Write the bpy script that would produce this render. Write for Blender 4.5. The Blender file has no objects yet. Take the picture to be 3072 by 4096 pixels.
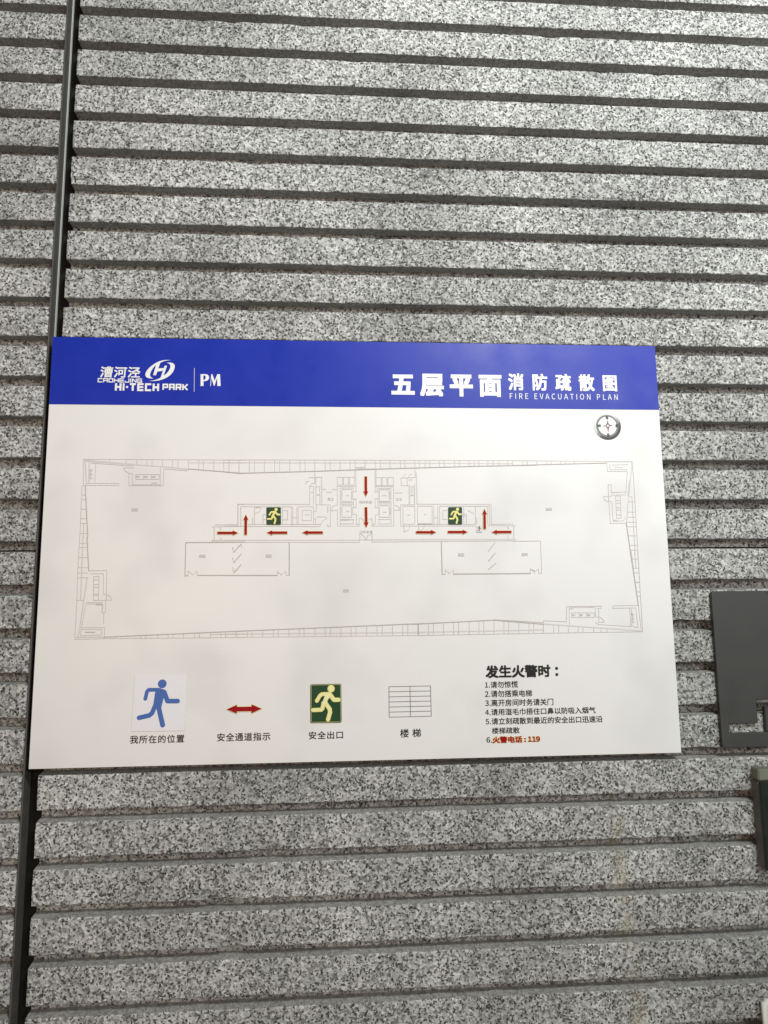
import bpy, bmesh, math, random
from mathutils import Matrix, Vector, noise
random.seed(7)
S = bpy.context.scene
C = S.collection

# ------------------------------------------------------------------ camera, light, exposure
CZ = 1.5                                            # height of the sign's centre
cam = bpy.data.objects.new('camera', bpy.data.cameras.new('camera')); C.objects.link(cam)
_r = ((0.9976738620229371, 0.010194268240134578, -0.06740134962510538),
      (-0.0009667660613521716, 0.9907712178685855, 0.13554135607475137),
      (0.0681610621955096, -0.1351609068416164, 0.9884764027846753))
def pw(v): return Vector((v[0], v[2], -v[1]))       # (right, down, into the wall) -> world
right, down, fwd = pw(_r[0]), pw(_r[1]), pw(_r[2])
m = Matrix((right, -down, -fwd)).transposed().to_4x4()
m.translation = (-0.0398, -1.0024, CZ - 0.0926)
cam.matrix_world = m
cam.data.sensor_width = 36; cam.data.lens = 24.61; cam.data.clip_end = 50; cam.data.clip_start = .05
S.camera = cam
w = bpy.data.worlds.new('World'); S.world = w; w.use_nodes = True
w.node_tree.nodes['Background'].inputs[0].default_value = (1, 1, .985, 1)
w.node_tree.nodes['Background'].inputs[1].default_value = .175
def lamp(name, loc, target, sx, sy, power, col):
    d = bpy.data.lights.new(name, 'AREA'); d.shape = 'RECTANGLE'; d.size = sx; d.size_y = sy; d.energy = power; d.color = col
    o = bpy.data.objects.new(name, d); C.objects.link(o); o.location = loc
    o.rotation_euler = (Vector(target) - Vector(loc)).to_track_quat('-Z', 'Y').to_euler(); return o
lamp('ceiling_lamp', (.60, -1.4, CZ + 1.15), (.5, 0, CZ + .85), .4, .4, 34, (.97, 1, .98))
lamp('far_fill_lamp', (2.5, -4.4, CZ + 1.25), (.6, 0, CZ + .2), .8, .8, 66, (.96, 1, .985))  # unseen lamp added to brighten the backs of the lower grooves
lamp('warm_fill_lamp', (-.78, -2.1, CZ - .05), (-.5, 0, CZ - .05), .3, .8, 9.5, (1, .67, .45))  # unseen warm fill added behind the camera, standing in for a lit wall
S.view_settings.view_transform = 'Standard'; S.view_settings.look = 'None'
S.view_settings.exposure = 0; S.view_settings.gamma = 1; S.view_settings.use_curve_mapping = False

# ------------------------------------------------------------------ materials
def mat(name, col, rough=.5, spec=.5, metal=0):
    mt = bpy.data.materials.new(name); mt.use_nodes = True; b = mt.node_tree.nodes['Principled BSDF']
    b.inputs['Base Color'].default_value = (*col, 1); b.inputs['Roughness'].default_value = rough
    b.inputs['Specular IOR Level'].default_value = spec; b.inputs['Metallic'].default_value = metal
    return mt
class NT:
    def __init__(s, mt): s.t = mt.node_tree; s.b = s.t.nodes['Principled BSDF']
    def n(s, typ, **kw):
        nd = s.t.nodes.new(typ)
        for k, v in kw.items():
            if k in nd.inputs: nd.inputs[k].default_value = v
            else: setattr(nd, k, v)
        return nd
    def l(s, a, b): s.t.links.new(a, b)
    def ramp(s, fac, stops, interp='LINEAR'):
        r = s.n('ShaderNodeValToRGB'); r.color_ramp.interpolation = interp; e = r.color_ramp.elements
        while len(e) < len(stops): e.new(.5)
        for q, (p, c) in zip(e, stops):
            q.position = p; q.color = (c, c, c, 1) if isinstance(c, (int, float)) else (*c, 1)
        s.l(fac, r.inputs[0]); return r.outputs[0]
    def mix(s, f, a, b, mode='MIX'):
        x = s.n('ShaderNodeMix', data_type='RGBA', blend_type=mode)
        for sock, v in ((x.inputs[0], f), (x.inputs[6], a), (x.inputs[7], b)):
            if hasattr(v, 'links'): s.l(v, sock)
            else: sock.default_value = v if isinstance(v, (int, float)) and sock.type == 'VALUE' else (*v, 1)
        return x.outputs[2]
    def math(s, op, a, b=0, c=0, clamp=False):
        x = s.n('ShaderNodeMath', operation=op, use_clamp=clamp)
        for i, v in enumerate((a, b, c)):
            if hasattr(v, 'links'): s.l(v, x.inputs[i])
            else: x.inputs[i].default_value = v
        return x.outputs[0]

def granite(groove=False):
    mt = mat('sawn_groove_granite' if groove else 'bush_hammered_granite', (.4, .4, .4), .82, .25); k = NT(mt)
    co = k.n('ShaderNodeTexCoord').outputs['Object']
    nz = k.n('ShaderNodeTexNoise', Scale=170.0, Detail=3.0); k.l(co, nz.inputs['Vector'])
    wob = k.n('ShaderNodeVectorMath', operation='SCALE'); k.l(nz.outputs['Color'], wob.inputs[0]); wob.inputs['Scale'].default_value = .0045
    add = k.n('ShaderNodeVectorMath', operation='ADD'); k.l(co, add.inputs[0]); k.l(wob.outputs[0], add.inputs[1])
    def cells(scale):
        v = k.n('ShaderNodeTexVoronoi', Scale=scale); k.l(add.outputs[0], v.inputs['Vector'])
        sp = k.n('ShaderNodeSeparateColor'); k.l(v.outputs['Color'], sp.inputs[0]); return sp, v
    g1, v1 = cells(330.0); g2, v2 = cells(470.0); g3, v3 = cells(150.0)
    big = k.n('ShaderNodeTexNoise', Scale=14.0, Detail=3.0); k.l(co, big.inputs['Vector'])
    base = k.ramp(g1.outputs[0], [(0, (.035, .036, .034)), (.10, (.08, .081, .077)), (.24, (.18, .183, .174)), (.46, (.36, .366, .35)), (.75, (.485, .492, .472)), (1, (.70, .705, .685))])
    large = k.ramp(g3.outputs[1], [(0, .20), (.3, .38), (1, .54)])
    col = k.mix(.30, base, large)
    # dark mica flecks come in loose swarms
    fz = k.n('ShaderNodeTexNoise', Scale=34.0, Detail=3.0); k.l(co, fz.inputs['Vector'])
    th = k.math('MULTIPLY_ADD', fz.outputs[0], .34, -.03)
    fl = k.math('LESS_THAN', g2.outputs[1], th)
    col = k.mix(k.math('MULTIPLY', fl, .9), col, (.03, .03, .028))
    vast = k.n('ShaderNodeTexNoise', Scale=3.6, Detail=3.0); k.l(co, vast.inputs['Vector'])
    col = k.mix(1.0, col, k.ramp(vast.outputs[0], [(.33, .76), (.5, .93), (.67, 1.07)]), 'MULTIPLY')
    var = k.ramp(big.outputs[0], [(.3, .88), (.7, 1.10)])
    col = k.mix(1.0, col, var, 'MULTIPLY')
    # old yellowish run of dirt down the lower right of the wall
    sp = k.n('ShaderNodeSeparateXYZ'); k.l(co, sp.inputs[0])
    n4 = k.n('ShaderNodeTexNoise', Scale=22.0, Detail=2.0); k.l(co, n4.inputs['Vector'])
    cx = k.math('MULTIPLY_ADD', sp.outputs[2], -.075, .323 + 1.5 * .075)
    dx = k.math('ABSOLUTE', k.math('SUBTRACT', k.math('MULTIPLY_ADD', n4.outputs[0], .03, sp.outputs[0]), k.math('ADD', cx, .015)))
    ms = k.math('SUBTRACT', 1.0, k.math('DIVIDE', dx, .016), clamp=True)
    ms = k.math('MULTIPLY', ms, k.math('LESS_THAN', sp.outputs[2], 1.5 - .36))
    ms = k.math('MULTIPLY', ms, k.ramp(n4.outputs[0], [(.38, .1), (.6, 1)]))
    col = k.mix(k.math('MULTIPLY', ms, .55), col, (.30, .26, .15))
    k.l(col, k.b.inputs['Base Color'])
    n5 = k.n('ShaderNodeTexNoise', Scale=420.0, Detail=3.0); k.l(co, n5.inputs['Vector'])
    h = k.math('ADD', k.math('MULTIPLY', v1.outputs['Distance'], 1.0), n5.outputs[0])
    bp = k.n('ShaderNodeBump', Strength=.18 if groove else .6, Distance=.0012); k.l(h, bp.inputs['Height']); k.l(bp.outputs[0], k.b.inputs['Normal'])
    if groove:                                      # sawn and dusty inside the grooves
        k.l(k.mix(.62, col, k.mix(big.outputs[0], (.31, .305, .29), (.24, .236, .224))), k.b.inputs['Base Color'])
    return mt
def board_white():
    mt = mat('matt_white_print', (.745, .74, .73), .38, .45); k = NT(mt)
    co = k.n('ShaderNodeTexCoord').outputs['Object']
    n1 = k.n('ShaderNodeTexNoise', Scale=8.5, Detail=2.0, Roughness=.45); k.l(co, n1.inputs['Vector'])
    k.l(k.mix(k.ramp(n1.outputs[0], [(.48, 0), (.70, .65)]), (.745, .74, .73), (.635, .63, .62)), k.b.inputs['Base Color'])
    k.l(k.ramp(n1.outputs[0], [(.35, .36), (.7, .46)]), k.b.inputs['Roughness'])
    n2 = k.n('ShaderNodeTexNoise', Scale=900.0, Detail=2.0); k.l(co, n2.inputs['Vector'])
    bp = k.n('ShaderNodeBump', Strength=.08, Distance=.0004); k.l(n2.outputs[0], bp.inputs['Height']); k.l(bp.outputs[0], k.b.inputs['Normal'])
    return mt
def grainy(name, col, rough, spec, amt=.12, scale=60.0):
    mt = mat(name, col, rough, spec); k = NT(mt); co = k.n('ShaderNodeTexCoord').outputs['Object']
    n1 = k.n('ShaderNodeTexNoise', Scale=scale, Detail=4.0); k.l(co, n1.inputs['Vector'])
    k.l(k.mix(k.ramp(n1.outputs[0], [(.3, 0), (.7, 1)]), tuple(c * (1 - amt) for c in col), tuple(c * (1 + amt) for c in col)), k.b.inputs['Base Color'])
    k.l(k.ramp(n1.outputs[0], [(.3, rough - .06), (.7, rough + .06)]), k.b.inputs['Roughness']); return mt
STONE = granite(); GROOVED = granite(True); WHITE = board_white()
BLUE = grainy('blue_print', (.008, .026, .345), .40, .26, .04, 20.0)
INKW = mat('white_lettering', (.80, .80, .79), .4, .4)
INKB = mat('black_lettering', (.012, .011, .011), .4, .4)
PALE = mat('pale_plan_line', (.585, .56, .535), .42, .4)
PALER = mat('paler_plan_line', (.60, .58, .555), .42, .4)
MIDL = mat('grey_plan_line', (.47, .45, .425), .42, .4)
RED = mat('red_print', (.30, .003, .010), .5, .15)
YEL = mat('yellow_print_edge', (.80, .72, .34), .42, .4)
GREEN = mat('dark_green_print', (.008, .048, .016), .42, .4)
FIGW = mat('pale_yellow_print', (.80, .76, .42), .42, .4)
FIGY = mat('yellow_figure_print', (.78, .72, .25), .42, .4)
FBLUE = mat('blue_figure_print', (.045, .125, .40), .45, .4)
PAPER = grainy('sticker_paper', (.755, .75, .79), .5, .4, .02, 40.0)
STAIRC = mat('dark_grey_print_line', (.10, .10, .10), .42, .4)
SEAL = grainy('black_joint_sealant', (.010, .009, .008), .8, .2)
TRIM = grainy('dark_joint_strip', (.085, .08, .073), .55, .4)
EDGE = mat('bare_metal_edge', (.55, .55, .53), .4, .5)
PLATE = grainy('grey_painted_metal', (.041, .0405, .0385), .5, .45, .06, 30.0)
PLATEI = grainy('dark_grey_metal', (.043, .042, .040), .5, .4, .06, 30.0)
BOXG = grainy('dark_green_plastic', (.007, .012, .008), .4, .5)
BOXE = grainy('pale_green_plastic_edge', (.15, .165, .125), .6, .5)
BOXS = grainy('grey_brown_plastic_side', (.11, .105, .09), .5, .4)
SWHITE = grainy('white_plastic', (.74, .74, .70), .32, .5, .02)

# ------------------------------------------------------------------ helpers
def link(name, me, parent=None, mats=()):
    o = bpy.data.objects.new(name, me); C.objects.link(o)
    for q in mats: me.materials.append(q)
    if parent: o.parent = parent
    return o
def thing(name, label, cat, loc):
    o = bpy.data.objects.new(name, None); C.objects.link(o); o.location = loc; o.empty_display_size = .05
    o['label'] = label; o['category'] = cat; return o
def from_bm(name, bm, mt, parent=None, smooth=False):
    me = bpy.data.meshes.new(name); bm.to_mesh(me); bm.free()
    if smooth:
        for p in me.polygons: p.use_smooth = True
    return link(name, me, parent, [mt])

# ------------------------------------------------------------------ the ribbed granite wall
FACE = .008; DEPTH = .020; PERIOD = .0603; GROOVE = .0160; THICK = .05
wall = thing('granite_wall', 'ribbed grey granite wall behind the blue and white plan board, with a dark vertical joint', 'wall', (0, FACE, 0))
def ridge_noise(x, s, seed): return noise.noise(Vector((x * s, seed * 7.31, seed * 3.7)))
def panel(x0, x1, ribs, seed):
    """ribs: list of k; the front face of rib k runs from z = bottom_k up to bottom_k + PERIOD - GROOVE."""
    nx = max(2, int((x1 - x0) / .0035)); xs = [x0 + (x1 - x0) * i / nx for i in range(nx + 1)]
    V, F, sawn = [], [], set()
    for k in ribs:
        zb = CZ + .0048 - .0603 * k; zt = zb + PERIOD - GROOVE
        # from the groove above, down over the rib, and back in to the next groove
        base = [(zt + .0030, DEPTH), (zt + .0004, .0014), (zt - .0009, .0001), (zt - .009, 0), (zt - .020, 0), (zt - .032, 0), (zb + .0010, .0001), (zb - .0002, .0013), (zb, DEPTH), (zb - GROOVE + .0030 + (.0018 if k in JOINT_ABOVE else 0), DEPTH)]
        cols = []
        for i, x in enumerate(xs):
            s = seed + k * 1.7
            jt = .0008 * ridge_noise(x, 55, s) + .0005 * ridge_noise(x, 210, s + 50)
            jb = .0009 * ridge_noise(x, 60, s + 9) + .0006 * ridge_noise(x, 230, s + 70)
            ct = max(0, ridge_noise(x, 32, s + 20) - .22) * .008; cb = max(0, ridge_noise(x, 30, s + 33) - .20) * .010
            e = 0
            if i in (0, nx): e = .0012 * (.5 + abs(ridge_noise(k, 3.1, s)))
            col = []
            for j, (z, d) in enumerate(base):
                if j in (1, 2): z += jt - ct * (1 if j == 2 else .3); d += ct * .5
                if j in (6, 7): z += jb + cb * (1 if j == 6 else .3); d += cb * .5
                if 2 <= j <= 6:
                    d += .0004 + .0005 * noise.noise(Vector((x * 90, z * 90, seed))) + .0004 * noise.noise(Vector((x * 260, z * 260, seed))) + e
                xx = x
                if i in (0, nx) and 1 <= j <= 7:
                    xx += (1 if i == 0 else -1) * (.0010 * abs(noise.noise(Vector((z * 150, seed, 4.2)))) )
                col.append(len(V)); V.append((xx, d, z))
            cols.append(col)
        for a, b in zip(cols, cols[1:]):
            for j in range(len(base) - 1):
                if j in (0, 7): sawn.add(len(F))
                F.append((a[j], a[j + 1], b[j + 1], b[j]))
        for col, flip in ((cols[0], 0), (cols[-1], 1)):          # the sawn end of each rib
            x = V[col[0]][0]; q = len(V)
            V.append((x, THICK, V[col[0]][2])); V.append((x, THICK, V[col[-1]][2])); V.append((x, THICK, V[col[8]][2]))
            f1 = [col[j] for j in range(9)] + [q + 2, q]; f2 = [col[8], col[9], q + 1, q + 2]
            if not flip: f1.reverse(); f2.reverse()
            F.append(tuple(f1)); F.append(tuple(f2))
    me = bpy.data.meshes.new('stone_panel'); me.from_pydata(V, [], F); me.update()
    bm = bmesh.new(); bm.from_mesh(me); bmesh.ops.recalc_face_normals(bm, faces=bm.faces[:])
    # recalc may pick the wrong side for an open shell: the front must face -Y
    s = sum(f.normal.y * f.calc_area() for f in bm.faces)
    if s > 0: bmesh.ops.reverse_faces(bm, faces=bm.faces[:])
    bm.to_mesh(me); bm.free()
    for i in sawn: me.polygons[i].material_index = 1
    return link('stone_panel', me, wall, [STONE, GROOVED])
JOINT_ABOVE = (0,)
up = list(range(-17, 1)); lo = list(range(1, 14))
XL, XR = -.4615, -.4405
panel(-.86, XL, up, 11); panel(XR, 1.05, up, 23); panel(-.86, XL, lo, 37); panel(XR, 1.05, lo, 53)
def box(bm, x0, x1, y0, y1, z0, z1):
    vs = [bm.verts.new((x, y, z)) for x in (x0, x1) for y in (y0, y1) for z in (z0, z1)]
    for f in ((0, 1, 3, 2), (4, 6, 7, 5), (0, 4, 5, 1), (2, 3, 7, 6), (0, 2, 6, 4), (1, 5, 7, 3)): bm.faces.new([vs[i] for i in f])
    bmesh.ops.recalc_face_normals(bm, faces=bm.faces[:])
z0, z1 = CZ - .80, CZ + 1.07
bm = bmesh.new(); box(bm, -.86, 1.05, .0505, .07, z0, z1); from_bm('backing_wall', bm, SEAL, wall)
bm = bmesh.new(); box(bm, XL + .0026, XR - .0006, .0235, .050, z0, z1); from_bm('joint_sealant', bm, SEAL, wall)
bm = bmesh.new(); box(bm, XL + .0006, XL + .0024, .0022, .050, z0, z1); from_bm('joint_strip', bm, TRIM, wall)
bm = bmesh.new(); box(bm, XL + .0026, XL + .0036, .0186, .0234, CZ + .28, z1); from_bm('metal_edge', bm, EDGE, wall)

# ------------------------------------------------------------------ flat printed work on the board
MM = .001
sign = thing('evacuation_sign', 'white and blue fire evacuation plan board with red arrows, on the ribbed granite wall', 'sign', (0, 0, CZ))
class Flat:
    """Printed shapes in millimetres on the board, origin at its centre; lv is the print layer."""
    def __init__(s, lv): s.V, s.F, s.lv, s.k = [], [], lv, 0
    def y(s): s.k += 1; return -(.00022 * s.lv) - 5e-6 * (s.k % 36)
    def poly(s, pts):
        a = sum(p[0] * q[1] - q[0] * p[1] for p, q in zip(pts, pts[1:] + pts[:1]))
        if a < 0: pts = pts[::-1]
        y = s.y(); b = len(s.V); s.V += [(p[0] * MM, y, p[1] * MM) for p in pts]; s.F.append(tuple(range(b, b + len(pts))))
    def line(s, pts, w):
        for p, q in zip(pts, pts[1:]):
            d = Vector((q[0] - p[0], q[1] - p[1]))
            if d.length < 1e-6: continue
            d.normalize(); n = Vector((-d.y, d.x)) * w / 2; e = d * w * .35
            s.poly([(p[0] - e.x - n.x, p[1] - e.y - n.y), (q[0] + e.x - n.x, q[1] + e.y - n.y), (q[0] + e.x + n.x, q[1] + e.y + n.y), (p[0] - e.x + n.x, p[1] - e.y + n.y)])
    def disc(s, x, y, r, n=28): s.poly([(x + r * math.cos(t * math.tau / n), y + r * math.sin(t * math.tau / n)) for t in range(n)])
    def ring(s, x, y, r0, r1, n=48):
        yy = s.y(); b = len(s.V)
        for t in range(n):
            c, d = math.cos(t * math.tau / n), math.sin(t * math.tau / n)
            s.V += [((x + r0 * c) * MM, yy, (y + r0 * d) * MM), ((x + r1 * c) * MM, yy, (y + r1 * d) * MM)]
        for t in range(n):
            i, j = b + 2 * t, b + 2 * ((t + 1) % n); s.F.append((i, i + 1, j + 1, j))
    def cap(s, pts, w):
        for p, q in zip(pts, pts[1:]):
            a = math.atan2(q[1] - p[1], q[0] - p[0]); r = w / 2
            s.poly([(p[0] + r * math.cos(a + math.pi / 2 + t * math.pi / 8), p[1] + r * math.sin(a + math.pi / 2 + t * math.pi / 8)) for t in range(9)] +
                   [(q[0] + r * math.cos(a - math.pi / 2 + t * math.pi / 8), q[1] + r * math.sin(a - math.pi / 2 + t * math.pi / 8)) for t in range(9)])
    def done(s, name, mt, parent):
        me = bpy.data.meshes.new(name); me.from_pydata(s.V, [], s.F); me.update(); return link(name, me, parent, [mt])
def label_part(o, t): o['label'] = t; return o
def best_font():                                     # Blender's own bundled CJK face, else its default
    try: return bpy.data.fonts.load(bpy.utils.system_resource('DATAFILES', path='fonts') + '/Noto Sans CJK Regular.woff2')
    except Exception: return None
FONT = best_font()
def lettering(name, body, box_, lv, mt, parent, bold=0., sp=1., shear=0., grow=0.):
    """One line of writing fitted to its box (centre, width, height in mm); bold thickens every stroke by that many ems."""
    c = bpy.data.curves.new(name, 'FONT'); c.body = body
    if FONT: c.font = FONT
    c.body = body; c.space_character = sp; c.shear = shear; c.resolution_u = 3
    o = bpy.data.objects.new(name, c); C.objects.link(o)
    dg = bpy.context.evaluated_depsgraph_get(); dg.update()
    src = bpy.data.meshes.new_from_object(o.evaluated_get(dg)); bpy.data.objects.remove(o); bpy.data.curves.remove(c)
    V0 = [(v.co.x, v.co.y) for v in src.vertices]; F0 = [tuple(p.vertices) for p in src.polygons]; bpy.data.meshes.remove(src)
    xs = [v[0] for v in V0]; ys = [v[1] for v in V0]
    if FONT: bold *= .66
    x0, x1, y0, y1 = min(xs) - bold, max(xs) + bold, min(ys) - bold, max(ys) + bold; cx, cy, w_, h_ = box_
    w_ += grow; h_ += grow
    shifts = [(0, 0)] + ([(sx, sy) for sx in (-bold, 0, bold) for sy in (-bold, 0, bold) if sx or sy] if bold > 0 else [])
    V, F = [], []
    for i, (sx, sy) in enumerate(shifts):
        b = len(V); y = -.00022 * lv - i * 8e-6
        V += [((cx + ((p[0] + sx - x0) / (x1 - x0) - .5) * w_) * MM, y, (cy + ((p[1] + sy - y0) / (y1 - y0) - .5) * h_) * MM) for p in V0]
        F += [tuple(q + b for q in f) for f in F0]
    me = bpy.data.meshes.new(name); me.from_pydata(V, [], F); me.update()
    if me.polygons and sum(p.normal.y * p.area for p in me.polygons) > 0: me.flip_normals()
    return link(name, me, parent, [mt])

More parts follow.
